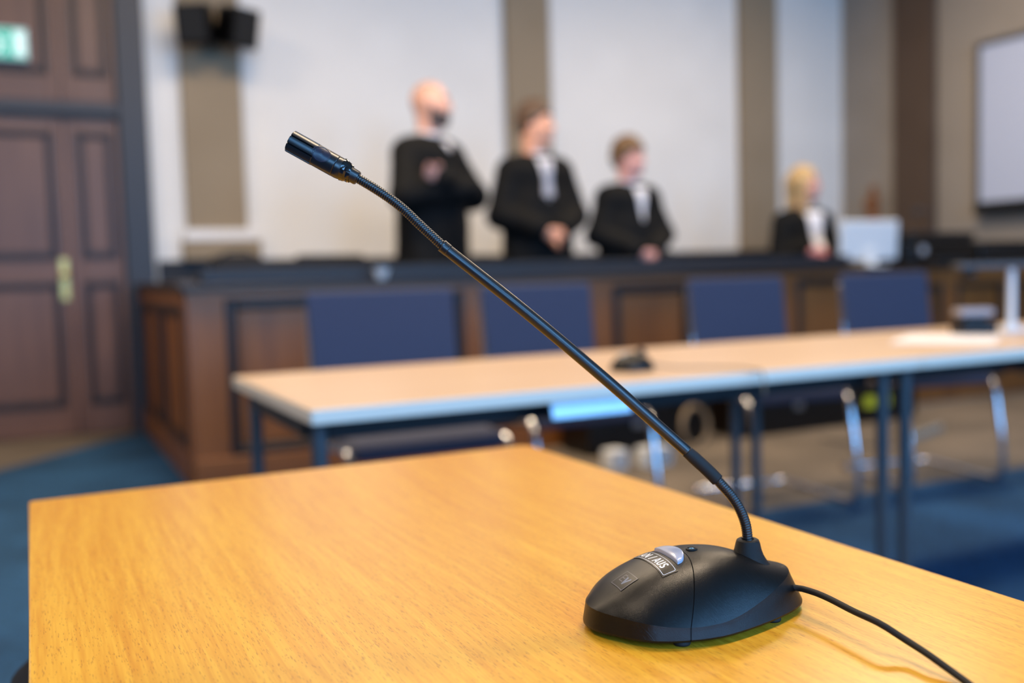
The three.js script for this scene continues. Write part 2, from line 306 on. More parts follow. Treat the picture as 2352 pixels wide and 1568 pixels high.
{ // side desk to the right of the bench
  const d = thing('side_desk', 'dark brown wooden desk right of the bench carrying printer and monitor', 'desk', [0, 0, 0]);
  mesh('top', box(5.09, 6.95, .94, .975, -5.45, -4.87, .008, 'x'), M.benchDark, d);
  mesh('core', box(5.11, 6.93, 0, .94, -4.97, -4.93), M.bench, d);
  for (const [a, c] of [[5.11, 5.3], [5.85, 5.98], [6.5, 6.63], [6.85, 6.93]]) mesh('stile', box(a, c, 0, .94, -4.93, -4.9, .004), M.bench, d);
  for (const [a, c] of [[5.3, 5.85], [5.98, 6.5], [6.63, 6.85]]) { mesh('rail', box(a, c, .84, .94, -4.93, -4.901, .004, 'x'), M.bench, d); mesh('rail', box(a, c, 0, .14, -4.93, -4.901, .004, 'x'), M.bench, d); mesh('moulding', mergeGeometries([box(a, a + .04, .14, .84, -4.93, -4.895, .01), box(c - .04, c, .14, .84, -4.93, -4.895, .01), box(a + .04, c - .04, .80, .84, -4.93, -4.895, .01), box(a + .04, c - .04, .14, .18, -4.93, -4.895, .01)]), M.benchDark, d); }
  mesh('side_panel', box(5.11, 5.15, 0, .94, -5.43, -4.97), M.bench, d); mesh('side_panel', box(6.89, 6.93, 0, .94, -5.43, -4.97), M.bench, d);
}

// ================================================================ NEAR TABLE
{
  const t = thing('wooden_table', 'yellow-orange wooden table in the foreground carrying the long microphone', 'table', [0, 0, 0]);
  const x0 = -.013, x1 = .642, z0 = -1.268, z1 = .18, r = .012;
  const sh = new THREE.Shape(); const R = .014;
  sh.moveTo(x0 + R, -z0); sh.absarc(x0 + .004, -z0 - .004, .004, Math.PI / 2, Math.PI); sh.absarc(x0 + R, -z1 + R, R, Math.PI, 1.5 * Math.PI); sh.absarc(x1 - R, -z1 + R, R, 1.5 * Math.PI, 2 * Math.PI); sh.absarc(x1 - R, -z0 - R, R, 0, Math.PI / 2);
  const g = new THREE.ExtrudeGeometry(sh, { depth: .022, bevelEnabled: true, bevelSize: .0015, bevelThickness: .0015, bevelSegments: 2, curveSegments: 10 }); g.rotateX(-Math.PI / 2); g.translate(0, .7165, 0);
  const gg = uvm(g); mesh('tabletop', gg, M.deskWood, t);
  mesh('apron', mergeGeometries([box(x0 + .05, x1 - .05, .63, .715, z0 + .05, z0 + .07), box(x0 + .05, x1 - .05, .63, .715, z1 - .07, z1 - .05), box(x0 + .05, x0 + .07, .67, .715, z0 + .07, z1 - .07), box(x1 - .07, x1 - .05, .67, .715, z0 + .07, z1 - .07)]), M.deskEdge, t);
  for (const [lx, lz] of [[x0 + .03, z0 + .02], [x1 - .1, z0 + .02], [x0 + .04, z1 - .1], [x1 - .1, z1 - .1]]) mesh('leg', box(lx, lx + .06, 0, .715, lz, lz + .06, .005), M.deskEdge, t);
}

// ================================================================ FAR TABLES
function farTable(x0, x1, label) {
  const t = thing('conference_table', label, 'table', [0, 0, 0], 0, 'pale tables in a row');
  const z0 = -2.655, z1 = -1.85;
  mesh('tabletop', box(x0, x1, .71, .74, z0, z1, .004, 'x'), M.beech, t);
  mesh('bracket_plate', box(-.105, .105, -.020, .020, -.003, .003, .002).rotateX(-.2).translate(x0 + .655, .684, z1 - .05), M.steel, t);
  mesh('edge_band', mergeGeometries([box(x0, x1, .711, .739, z1, z1 + .003, .001), box(x0, x1, .711, .739, z0 - .003, z0, .001), box(x0 - .003, x0, .711, .739, z0, z1, .001), box(x1, x1 + .001, .711, .739, z0, z1)]), M.beechEdge, t);
  const legX = [x0 + .035, x1 - .045];
  mesh('frame_rail', box(legX[0], legX[1], .655, .709, z1 - .17, z1 - .14, .004), M.darkMetal, t); mesh('frame_rail', box(legX[0], legX[1], .655, .709, z0 + .1, z0 + .13, .004), M.darkMetal, t);
  for (const lx of legX) {
    mesh('cross_rail', box(lx - .012, lx + .012, .66, .709, z0 + .13, z1 - .17, .004), M.darkMetal, t);
    for (const lz of [z0 + .09, z1 - .09]) { const l = mesh('leg', lathe([[0, 0], [.016, 0], [.016, .006], [.017, .012], [.017, .71], [0, .71]], 20).translate(lx, 0, lz), M.greyMetal, t); mesh('foot_cap', lathe([[0, 0], [.02, 0], [.021, .01], [.0175, .022], [0, .022]], 18).translate(lx, 0.0005, lz), M.blackSoft, l); }
  }
}
farTable(.475, 2.122, 'pale beech conference table nearest the door, dome microphone on it');
farTable(2.127, 3.86, 'pale beech conference table farther right, with white papers on it');

// ================================================================ CANTILEVER CHAIRS
function cantilever(label, x, z, turn) {
  const c = thing('cantilever_chair', label, 'chair', [x, 0, z], turn, 'blue chairs behind the pale tables'), w = .235;
  for (const s of [-1, 1]) mesh('frame_tube', sweep(bend([V(s * (w - .05), .014, -.25), V(s * w, .014, -.25), V(s * w, .014, .275), V(s * w, .2, .268), V(s * w, .48, .212), V(s * w, .445, -.19), V(s * w * .96, .9, -.27)], .07), .0135, 120, 12), M.chrome, c);
  mesh('floor_bar', sweep([V(-w + .05, .014, -.25), V(w - .05, .014, -.25)], .0135, 4, 12), M.chrome, c);
  for (const s of [-1, 1]) mesh('glide', box(s * w - .012, s * w + .012, 0, .01, .14, .2, .003), M.blackSoft, c);
  const seat = new RoundedBoxGeometry(.45, .06, .45, 4, .025); { const p = seat.attributes.position; for (let i = 0; i < p.count; i++) { const x = p.getX(i) / .225, zz = p.getZ(i) / .225; p.setY(i, p.getY(i) - .012 * (1 - x * x) * (p.getY(i) > 0 ? 1 : 0) - .02 * Math.max(0, zz) ** 3); } seat.computeVertexNormals(); }
  seat.translate(0, .485, .0); mesh('seat', uvm(seat), M.blueFabric, c);
  const back = new RoundedBoxGeometry(.475, .43, .035, 6, .016); { const p = back.attributes.position; for (let i = 0; i < p.count; i++) { const x = p.getX(i) / .235; p.setZ(i, p.getZ(i) + .03 * x * x - .018); p.setX(i, p.getX(i) * (1 + .02 * p.getY(i) / .2)); } back.computeVertexNormals(); }
  back.rotateX(-.16); back.translate(0, .735, -.235); mesh('backrest', uvm(back), M.blueFabric, c);
  return c;
}
cantilever('blue chair with chrome legs nearest the door', 1.09, -3.0, -.02).scale.set(1.1, 1, 1);
cantilever('second blue chair with chrome legs from the door', 1.805, -3.22, -.05);
cantilever('third blue chair with chrome legs from the door', 2.79, -3.22, -.12);
cantilever('rightmost blue chair with chrome legs', 3.67, -3.22, -.2);

// ================================================================ MAIN MICROPHONE
{
  const mic = thing('gooseneck_microphone', 'black gooseneck table microphone with AN / AUS button on the yellow wooden table', 'microphone', [0, 0, 0]);
  const ang = .139, A = V(Math.cos(ang), 0, Math.sin(ang)), B = V(-Math.sin(ang), 0, Math.cos(ang));
  const s0 = .252, t0 = -.618, L = .170, O = A.clone().multiplyScalar(s0).addScaledVector(B, t0).setY(.7405);
  const at = (u, v, y) => O.clone().addScaledVector(A, u).addScaledVector(B, v).add(V(0, y, 0));
  const tab = (T) => (x) => { let i = 0; while (i < T.length - 2 && x > T[i + 1][0]) i++; const g = k => T[clamp(k, 0, T.length - 1)], p1 = g(i), p2 = g(i + 1), p0 = g(i - 1), p3 = g(i + 2), t = clamp((x - p1[0]) / (p2[0] - p1[0]), 0, 1), m1 = (p2[1] - p0[1]) / Math.max(1e-6, p2[0] - p0[0]) * (p2[0] - p1[0]), m2 = (p3[1] - p1[1]) / Math.max(1e-6, p3[0] - p1[0]) * (p2[0] - p1[0]), t2 = t * t, t3 = t2 * t; return (2 * t3 - 3 * t2 + 1) * p1[1] + (t3 - 2 * t2 + t) * m1 + (-2 * t3 + 3 * t2) * p2[1] + (t3 - t2) * m2; };
  const th = u => Math.acos(clamp(1 - 2 * u / L, -1, 1));
  const wT = tab([[0, 0], [.0015, .010], [.0095, .0245], [.019, .0375], [.0305, .047], [.0515, .054], [.0745, .0555], [.094, .0515], [.1155, .0445], [.14, .034], [.16, .021], [.168, .010], [.17, 0]].map(([u, w]) => [th(u), w]));
  const wB = u => Math.max(0, wT(th(u)));
  const hc = tab([[0, .0175], [.02, .016], [.04, .0138], [.06, .0128], [.09, .0142], [.12, .0188], [.145, .0240], [.17, .0285]]);
  const Hr = tab([[0, .0175], [.006, .0225], [.02, .0315], [.04, .0405], [.06, .0460], [.08, .0487], [.1, .0480], [.115, .0455], [.13, .0410], [.145, .0355], [.16, .0308], [.17, .0285]]);
  const US = .0585;
  const uc = .08, kf = .972, kr = .875;
  const uC = u => uc + (u - uc) * (u < uc ? kf : kr), wC = u => wB(u) * lerp(.985, .92, smooth(.03, .17, u));
  // section at u, tau from -1 (far side) to 1 (near side): shell above the crease
  const shell = (u, tau, up = 0) => { const v = wC(u) * tau, q = Math.max(0, 1 - Math.pow(Math.abs(tau), 2.8)); return at(uC(u), v, hc(u) + (Hr(u) - hc(u)) * q + up); };
  const us = tau => .0515 + .0225 * (1 - tau * tau);   // the seam bows towards the rear
  function part(u0, u1, nu, end0, end1) {
    const rows = [], nt = 56, warp = (u, tau) => { const k = us(tau); return u < US ? u * k / US : k + (u - US) * (L - k) / (L - US); };
    for (let i = 0; i <= nu; i++) {
      const a = lerp(th(u0), th(u1), i / nu), uu = L / 2 * (1 - Math.cos(a)), row = [], u = warp(uu, 1);
      row.push(at(uC(u), wB(u) * .9, .0035)); row.push(at(u, wB(u) * .985, .0035)); row.push(at(u, wB(u), .005));
      for (let k = 1; k <= 5; k++) { const f = k / 6; row.push(at(lerp(u, uC(u), f ** 1.0), lerp(wB(u), wC(u), f), lerp(.005, hc(u) - .0006, f))); }
      for (let k = nt; k >= 0; k--) { const tau = Math.sin((k / nt - .5) * Math.PI); row.push(shell(warp(uu, tau), tau)); }
      for (let k = 5; k >= 1; k--) { const f = k / 6; row.push(at(lerp(u, uC(u), f), -lerp(wB(u), wC(u), f), lerp(.005, hc(u) - .0006, f))); }
      row.push(at(u, -wB(u), .005)); row.push(at(u, -wB(u) * .985, .0035)); row.push(at(uC(u), -wB(u) * .9, .0035));
      rows.push(row);
    }
    // one smooth surface per zone, so that the crease and the lower rim stay crisp
    const W = rows[0].length, zones = [[0, 1], [1, 2], [2, 8], [8, 8 + nt], [8 + nt, 14 + nt], [14 + nt, 15 + nt], [15 + nt, W - 1]], out = [];
    const build = (pos, idx) => { let g = new THREE.BufferGeometry(); g.setAttribute('position', new THREE.Float32BufferAttribute(pos, 3)); g.setIndex(idx); g.scale(1000, 1000, 1000); g = mergeVertices(g, 1e-4); g.computeVertexNormals(); g.scale(.001, .001, .001); return g.toNonIndexed(); };
    for (const [j0, j1] of zones) {
      const pos = [], idx = [], w = j1 - j0 + 1; for (const r of rows) for (let j = j0; j <= j1; j++) pos.push(r[j].x, r[j].y, r[j].z);
      for (let i = 0; i < nu; i++) for (let j = 0; j < w - 1; j++) { const a = i * w + j; idx.push(a, a + 1, a + w, a + 1, a + w + 1, a + w); }
      out.push(build(pos, idx));
    }
    for (const [e, i] of [[end0, 0], [end1, nu]]) if (e) { const pos = [], idx = [], c = rows[i].reduce((q, p) => q.add(p), V(0, 0, 0)).multiplyScalar(1 / W); for (const p of rows[i]) pos.push(p.x, p.y, p.z); pos.push(c.x, c.y, c.z); for (let j = 0; j < W - 1; j++) i ? idx.push(j, j + 1, W) : idx.push(j + 1, j, W); out.push(build(pos, idx)); }
    const g = mergeGeometries(out), p = g.attributes.position, uv = new Float32Array(p.count * 2); for (let i = 0; i < p.count; i++) { uv[i * 2] = p.getX(i) + p.getY(i) * .6; uv[i * 2 + 1] = p.getZ(i) + p.getY(i) * .8; } g.setAttribute('uv', new THREE.BufferAttribute(uv, 2)); return g;
  }
  mesh('front_cover', part(0, US, 44, false, true), M.blackPlastic, mic);
  mesh('rear_housing', part(US + .0008, L, 70, true, false), M.blackPlastic, mic);
  mesh('seam_core', part(US - .002, US + .003, 4, true, true).clone().scale(1, 1, 1), M.rubber, mic).visible = true;
  { const m = mic.children[2], p = m.geometry.attributes.position, c = at(US, 0, .012); for (let i = 0; i < p.count; i++) p.setXYZ(i, c.x + (p.getX(i) - c.x) * .982, c.y + (p.getY(i) - c.y) * .972, c.z + (p.getZ(i) - c.z) * .982); }
  for (const [u, v] of [[.05, .045], [.05, -.045], [.13, .03], [.13, -.03]]) mesh('foot', lathe([[0, 0], [.0055, 0], [.006, .001], [.006, .0045], [0, .0045]], 20).translate(...at(u, v, -.0004).toArray()), M.rubber, mic);
  // half-moon button on the front cover
  {
    const N = 28, K = 8, pos = [], idx = [], rows = [];
    const prof = [[1, -.0008], [1, .0018], [.95, .0025], [.8, .0028], [.5, .003], [.0, .003]];
    const c = [.0475, .06];
    for (const [k, up] of prof) { const row = []; for (let i = 0; i <= N; i++) { const a = i / N * Math.PI; const ta = Math.cos(a) * .33 * k, um = .0665; row.push([ta, um + (.0615 + (us(ta) - .0012 - .0615) * Math.sin(a) ** .7 - um) * k, up]); } for (let i = 1; i < N; i++) row.push([lerp(-.33, .33, i / N) * k, lerp(.0665, .0615 + 0 * i, k), up]); rows.push(row.map(([tau, u, up]) => shell(u, tau, up))); }
    const W = rows[0].length; rows.flat().forEach(p => pos.push(p.x, p.y, p.z));
    for (let i = 0; i < rows.length - 1; i++) for (let j = 0; j < W; j++) { const a = i * W + j, b = i * W + (j + 1) % W; idx.push(a, b, a + W, b, b + W, a + W); }
    const g = new THREE.BufferGeometry(); g.setAttribute('position', new THREE.Float32BufferAttribute(pos, 3)); g.setIndex(idx);
    mesh('talk_button', creased(mergeVertices(g, 1e-6), .7), phy({ color: 0xc3c6d6, roughness: .22, transmission: .25, thickness: 0 }), mic).userData.label = 'milky white half-moon button';
  }
  { // indicator in a shallow dish
    const p = shell(.0825, 0.02, .0002), led = mesh('indicator_dish', new THREE.TorusGeometry(.0034, .0009, 10, 24).rotateX(Math.PI / 2).translate(p.x, p.y, p.z), M.blackPlastic, mic);
    mesh('indicator', new THREE.SphereGeometry(.0024, 16, 10).scale(1, .45, 1).translate(p.x, p.y, p.z), phy({ color: 0x5f93a8, roughness: .15, transmission: .3, thickness: 0 }), mic).userData.label = 'small pale blue indicator lens';
  }
  // printed label and emblem follow the shell
  function decal(name, u0, u1, ta0, ta1, up, draw, cw, ch, bow = 0) {
    const cv = document.createElement('canvas'); cv.width = cw; cv.height = ch; draw(cv.getContext('2d'), cw, ch); const t = new THREE.CanvasTexture(cv); t.colorSpace = THREE.SRGBColorSpace;
    const nu = 12, nt = 40, pos = [], uv = [], idx = [];
    for (let i = 0; i <= nu; i++) for (let j = 0; j <= nt; j++) { const ta = lerp(ta0, ta1, j / nt), u = lerp(u0, u1, i / nu), v = ta * .0555, uu = u - bow * v * v, p = shell(uu, clamp(v / wC(uu), -.999, .999), up); pos.push(p.x, p.y, p.z); uv.push(j / nt, i / nu); }
    for (let i = 0; i < nu; i++) for (let j = 0; j < nt; j++) { const a = i * (nt + 1) + j; idx.push(a, a + 1, a + nt + 1, a + 1, a + nt + 2, a + nt + 1); }
    const g = new THREE.BufferGeometry(); g.setAttribute('position', new THREE.Float32BufferAttribute(pos, 3)); g.setAttribute('uv', new THREE.Float32BufferAttribute(uv, 2)); g.setIndex(idx); g.computeVertexNormals();
    return mesh(name, g, phy({ map: t, roughness: .38 }), mic);
  }
  const rrect = (c, x, y, w, h, r) => { c.beginPath(); c.moveTo(x + r, y); c.lineTo(x + w - r, y); c.quadraticCurveTo(x + w, y, x + w, y + r); c.lineTo(x + w, y + h - r); c.quadraticCurveTo(x + w, y + h, x + w - r, y + h); c.lineTo(x + r, y + h); c.quadraticCurveTo(x, y + h, x, y + h - r); c.lineTo(x, y + r); c.quadraticCurveTo(x, y, x + r, y); c.stroke(); };
  decal('label', .0470, .0595, -.52, .44, .0004, (c, w, h) => { c.fillStyle = '#0c0c0d'; c.fillRect(0, 0, w, h); c.strokeStyle = '#d7dde6'; c.lineWidth = 6; rrect(c, 22, 20, w - 44, h - 40, 22); c.fillStyle = '#eef2f8'; c.font = 'bold 138px sans-serif'; c.textAlign = 'center'; c.textBaseline = 'middle'; c.fillText('AN / AUS', w / 2, h / 2 + 4); }, 850, 190, 1.8).userData.label = 'black sticker reading AN / AUS';
  decal('emblem', .0185, .0325, -.07, .25, .0003, (c, w, h) => { c.fillStyle = '#111112'; c.fillRect(0, 0, w, h); c.strokeStyle = '#605e64'; c.lineWidth = 14; c.strokeRect(16, 16, w - 32, h - 32); c.strokeStyle = '#625f66'; c.lineWidth = 20; c.beginPath(); c.moveTo(178, 96); c.lineTo(96, 96); c.lineTo(96, 250); c.lineTo(200, 250); c.moveTo(96, 172); c.lineTo(186, 172); c.stroke(); c.fillStyle = '#667389'; c.beginPath(); c.moveTo(190, 110); c.lineTo(236, 110); c.lineTo(258, 205); c.lineTo(300, 100); c.lineTo(330, 120); c.lineTo(262, 300); c.lineTo(236, 300); c.closePath(); c.fill(); }, 400, 400).userData.label = 'grey square emblem with an angular mark';
  // collar and neck
  const cp = V(.4617, .7405 + .037, -.5576);
  mesh('collar', creased(lathe([[.0165, -.005], [.0135, -.001], [.0112, .003], [.0098, .007], [.0088, .0115], [.0080, .0138], [.0068, .0146], [.0046, .0146], [.0042, .012], [0, .012]], 40), .5).translate(cp.x, cp.y, cp.z), M.blackPlastic, mic);
  const P3 = a => a.map(p => V(...p));
  const lower = new THREE.CatmullRomCurve3(P3([[.4618, .784, -.5575], [.4617, .7902, -.5576], [.4607, .8024, -.5585], [.4573, .8138, -.5606], [.4522, .8236, -.5634], [.445, .8334, -.5672], [.4381, .842, -.5708], [.4297, .8512, -.5751]]));
  const rib = (r, n, d) => t => r - d * Math.pow(Math.abs(Math.sin(Math.PI * t * n)), 9);
  mesh('lower_flex_neck', sweep(lower, rib(.0038, 44, .00026), 44 * 8, 20), M.blackMetal, mic);
  const tube = new THREE.CatmullRomCurve3(P3([[.4381, .842, -.5708], [.4297, .8512, -.5751], [.4019, .8805, -.5893], [.3715, .9124, -.6048], [.3191, .9646, -.6314], [.2711, 1.0095, -.6556], [.2689, 1.0117, -.6567]]));
  mesh('rigid_tube', sweep(tube, .0043, 80, 28), M.blackMetal, mic);
  mesh('sleeve', sweep(new THREE.CatmullRomCurve3(P3([[.4430, .836, -.5683], [.4381, .842, -.5708], [.4297, .8512, -.5751], [.4235, .8578, -.5783]])), t => .0048 - .0004 * smooth(.75, 1, t), 30, 24), M.rubber, mic);
  mesh('ferrule', sweep(P3([[.2725, 1.0082, -.6549], [.2683, 1.0122, -.6570]]), t => t > .8 ? .0047 : .0045, 10, 24), M.blackMetal, mic);
  const upper = new THREE.CatmullRomCurve3(P3([[.2711, 1.0095, -.6556], [.2616, 1.0198, -.6605], [.2534, 1.0288, -.6646], [.2453, 1.0381, -.6688], [.2372, 1.0458, -.6729], [.2262, 1.0545, -.6783], [.2147, 1.0626, -.684], [.2105, 1.0656, -.6860]]));
  mesh('upper_flex_neck', sweep(upper, rib(.0035, 50, .00024), 50 * 8, 20), M.blackMetal, mic);
  // capsule head
  const hb = V(.2150, 1.0623, -.6838), ht = V(.1733, 1.0898, -.7045), dir = ht.clone().sub(hb), HL = dir.length(); dir.normalize();
  const head = new THREE.Group(); head.name = 'microphone_head'; mic.add(head); head.position.copy(hb); head.quaternion.setFromUnitVectors(V(0, 1, 0), dir);
  mesh('tail', creased(lathe([[0, -.001], [.0048, -.001], [.0052, 0], [.0053, .0045], [.0060, .0065], [.0076, .0118], [.0079, .0145], [.0079, .0165], [0, .0165]], 40), .5), M.blackMetal, head);
  mesh('capsule_body', creased(lathe([[0, .0168], [.0077, .0168], [.0080, .0172], [.0080, HL - .0205], [0, HL - .0205]], 48), .5), M.blackMetal, head);
  { // slotted tip
    const sh = new THREE.Shape(); const n = 8; for (let i = 0; i <= n * 12; i++) { const a = i / (n * 12) * Math.PI * 2, k = i % 12, r = k < 2 ? .0064 : .0080; const x = r * Math.cos(a), y = r * Math.sin(a); i ? sh.lineTo(x, y) : sh.moveTo(x, y); }
    const hole = new THREE.Path(); hole.absarc(0, 0, .0056, 0, Math.PI * 2, true); sh.holes.push(hole);
    const g = new THREE.ExtrudeGeometry(sh, { depth: .0198, bevelEnabled: true, bevelSize: .0002, bevelThickness: .0003, bevelSegments: 1, curveSegments: 24 }); g.rotateX(-Math.PI / 2); g.translate(0, HL - .0204, 0); mesh('slotted_tip', g, M.blackMetal, head);
    mesh('mesh_screen', lathe([[0, HL - .004], [.0055, HL - .004], [.0055, HL - .02]], 24), M.rubber, head);
  }
  { // round window on the side that faces the room
    const q = head.quaternion.clone().invert(), toCam = V(-.30, .35, .85).normalize().applyQuaternion(q); toCam.y = 0; toCam.normalize();
    const a0 = Math.atan2(toCam.x, toCam.z), pos = [], idx = [], N = 28; const P = (ra, ph, up) => { const da = ra * Math.cos(ph) / .0080, y = .0285 + ra * Math.sin(ph) * 1.12; return V((.0080 + up) * Math.sin(a0 + da), y, (.0080 + up) * Math.cos(a0 + da)); };
    const rings = [[.0062, -.0002], [.0062, .0004], [.0056, .0004], [.0054, .0001], [.003, .0001], [0.0001, .0001]]; for (const [ra, up] of rings) for (let i = 0; i < N; i++) { const p = P(ra, i / N * Math.PI * 2, up); pos.push(p.x, p.y, p.z); }
    for (let r = 0; r < rings.length - 1; r++) for (let i = 0; i < N; i++) { const a = r * N + i, b = r * N + (i + 1) % N; idx.push(a, b, a + N, b, b + N, a + N); }
    const g = new THREE.BufferGeometry(); g.setAttribute('position', new THREE.Float32BufferAttribute(pos, 3)); g.setIndex(idx); mesh('inset_disc', creased(g, .5), phy({ color: 0x232433, roughness: .35 }), head);
  }
  { // crumpled glossy tape round the tail
    const N = 40, K = 5, pos = [], idx = []; for (let k = 0; k <= K; k++) for (let i = 0; i < N; i++) { const a = i / N * Math.PI * 2, y = .0045 + k / K * .0072 + .0012 * Math.sin(a + .6), rb = y < .0065 ? lerp(.0054, .0062, (y - .003) / .0035) : lerp(.0062, .0079, (y - .0065) / .0053), r = Math.min(rb, .0081) + .00035 + .0006 * (hash(i >> 2, k + 7) - .3) * ((k > 0 && k < K) ? 1 : .2); pos.push(r * Math.sin(a), y, r * Math.cos(a)); }
    for (let k = 0; k < K; k++) for (let i = 0; i < N; i++) { const a = k * N + i, b = k * N + (i + 1) % N; idx.push(a, b, a + N, b, b + N, a + N); }
    const g = new THREE.BufferGeometry(); g.setAttribute('position', new THREE.Float32BufferAttribute(pos, 3)); g.setIndex(idx); mesh('tape_wrap', creased(g, .25), M.tape, head).userData.label = 'crumpled glossy black tape';
  }
  // cable
  const cb = [[.474, .757, -.5415], [.4875, .757, -.537], [.4895, .758, -.520], [.489, .758, -.506], [.4855, .7575, -.479], [.4835, .757, -.453], [.4875, .7515, -.4385], [.4848, .749, -.417], [.483, .7435, -.391], [.477, .7427, -.37], [.47, .7427, -.30], [.475, .7427, -.15], [.48, .7427, .0], [.475, .7427, .14], [.473, .744, .176], [.472, .735, .19], [.472, .60, .193], [.475, .3, .22], [.48, .06, .26], [.49, .004, .34], [.7, .003, .5]];
  mesh('cable', sweep(cb.map(p => V(...p)), .00225, 260, 14), M.rubber, mic);
}

// ================================================================ SMALL THINGS ON THE FAR TABLES
function domeMic(name, label, x, z, turn, cable) {
  const d = thing(name, label, 'microphone', [x, .7405, z], turn);
  const g = lathe([[0, 0], [.066, 0], [.068, .006], [.062, .018], [.048, .033], [.028, .043], [.01, .046], [0, .046]], 40); g.scale(.85, 1, .72); mesh('base', g, M.blackPlastic, d);
  mesh('collar', lathe([[.012, .04], [.009, .052], [.006, .055], [0, .055]], 20).translate(.025, 0, 0), M.blackPlastic, d);
  mesh('button', new THREE.CylinderGeometry(.011, .012, .004, 20).rotateZ(.35).translate(-.022, .0405, 0), M.white, d);
  if (cable) mesh('cable', sweep(cable.map(p => V(...p)), .0025, 60, 8), std({ color: 0x8a7a66, roughness: .7 }), d);
  return d;
}
const dm = domeMic('dome_microphone', 'black dome microphone base on the pale table nearest the door', 1.352, -2.07, -.25, [[.055, .012, 0], [.11, .004, .015], [.20, .0035, .06], [.25, .0035, .11], [.256, .0035, .155], [.258, .003, .19], [.258, -.012, .202], [.258, -.05, .206]]);
{ const d = thing('desk_intercom', 'dark desk intercom with pale grey top plate behind the white papers', 'intercom', [2.93, .7405, -2.33], -.46); mesh('base', box(-.062, .062, 0, .04, -.05, .05, .008), M.blackPlastic, d); mesh('neck', box(-.04, .04, .04, .062, -.03, .02, .005), M.blackPlastic, d); mesh('top_plate', box(-.058, .058, .062, .088, -.04, .03, .005), std({ color: 0x9a959a, roughness: .5 }), d); }
{ const p = thing('paper_stack', 'flat white papers lying on the far pale table', 'paper', [2.575, .7405, -2.155], .62); for (let i = 0; i < 3; i++) { const s = mesh('sheet', box(-.105, .105, .0012 * i, .0012 * i + .001, -.148, .148), M.paper, p); s.rotation.y = [-.02, .015, 0][i]; } mesh('sheet', box(.118, .328, 0, .001, -.14, .156), M.paper, p); }
{ // document camera
  const d = thing('document_camera', 'white post with flat arm standing on the far right table end', 'camera stand', [3.11, .7405, -2.32], -.46);
  mesh('base', box(-.05, .05, 0, .012, -.045, .045, .005), M.white, d); mesh('post', lathe([[0, .01], [.02, .01], [.02, .02], [.0125, .03], [.0125, .225], [0, .225]], 24), M.white, d);
  mesh('arm', box(-.20, .24, .222, .245, -.035, .035, .008), M.greyMetal, d); mesh('lens_head', lathe([[0, .19], [.02, .19], [.024, .2], [.024, .222], [0, .222]], 24).translate(-.15, 0, 0), M.blackPlastic, d);
}

// ================================================================ THINGS ON THE BENCH AND SIDE DESK
{ const c = single('white_bowl', creased(lathe([[0, 0], [.022, 0], [.024, .004], [.040, .05], [.042, .056], [.039, .056], [.022, .008], [0, .008]], 32), .5), M.white, 'small white bowl on the ledge of the bench near the door', 'bowl'); c.position.set(1.66, .9855, -4.915); }
{ const b = thing('black_bag', 'black bag lying on the bench corner near the door', 'bag', [.985, 1.03, -5.27], .15); const g = new RoundedBoxGeometry(.26, .105, .17, 5, .045); const p = g.attributes.position; for (let i = 0; i < p.count; i++) { const n = noise(p.getX(i) * 30 + 5, p.getZ(i) * 30 + p.getY(i) * 20 + 9); p.setY(i, p.getY(i) + (p.getY(i) > -.02 ? .012 * (n - .5) : 0)); } g.computeVertexNormals(); g.translate(0, .0525, 0); mesh('body', uvm(g), M.blackFabric, b); mesh('strap', sweep([V(-.09, .09, .0), V(-.05, .116, .02), V(.05, .116, .02), V(.09, .09, 0)], .007, 20, 8), M.blackSoft, b); }
function officeChair(label, x, z, turn, top) {
  const c = thing('office_chair', label, 'chair', [x, .25, z], turn, 'black chairs behind the bench'); const k = top - .25;
  const b = new RoundedBoxGeometry(.5, .5, .08, 5, .035); { const p = b.attributes.position; for (let i = 0; i < p.count; i++) p.setZ(i, p.getZ(i) - .05 * (1 - (p.getX(i) / .25) ** 2)); b.computeVertexNormals(); } b.translate(0, k - .25, -.2); mesh('backrest', uvm(b), M.blackFabric, c);
  mesh('seat', uvm(new RoundedBoxGeometry(.48, .08, .46, 4, .03).translate(0, .44, .02)), M.blackFabric, c); mesh('back_post', box(-.03, .03, .42, k - .4, -.27, -.24, .006), M.blackPlastic, c);
  mesh('gas_lift', lathe([[0, .06], [.028, .06], [.028, .25], [.018, .25], [.018, .41], [0, .41]], 20), M.steel, c);
  for (let i = 0; i < 5; i++) { const a = i / 5 * Math.PI * 2 + .3; const l = mesh('base_arm', sweep([V(0, .085, 0), V(Math.cos(a) * .14, .08, Math.sin(a) * .14), V(Math.cos(a) * .27, .06, Math.sin(a) * .27)], t => .02 - .008 * t, 8, 8), M.blackPlastic, c); mesh('caster', new THREE.CylinderGeometry(.026, .026, .04, 16).rotateZ(Math.PI / 2).rotateY(-a).translate(Math.cos(a) * .27, .027, Math.sin(a) * .27), M.blackSoft, l); }
}
officeChair('black chair left of the man with crossed arms', 1.80, -5.98, .25, 1.15);
officeChair('black chair between the two tallest men', 2.78, -6.25, 0, 1.14);
officeChair('black chair right of the third standing person', 4.22, -6.1, -.15, 1.14);
{ // monitor seen from behind
  const m = thing('monitor', 'white back of a computer monitor on the side desk', 'monitor', [5.31, .976, -5.08], -.12);
  const g = new RoundedBoxGeometry(.49, .275, .03, 4, .012); g.rotateX(.06); g.translate(0, .185, 0); mesh('shell', uvm(g), M.white, m); const s = box(-.235, .235, .06, .315, -.019, -.0155); s.rotateX(.06); mesh('screen', s, phy({ color: 0x08080a, roughness: .2 }), m);
  mesh('stand_neck', box(-.04, .04, .008, .12, .017, .03, .004), M.white, m); mesh('stand_foot', box(-.1, .1, 0, .012, -.05, .09, .005), M.white, m);
}
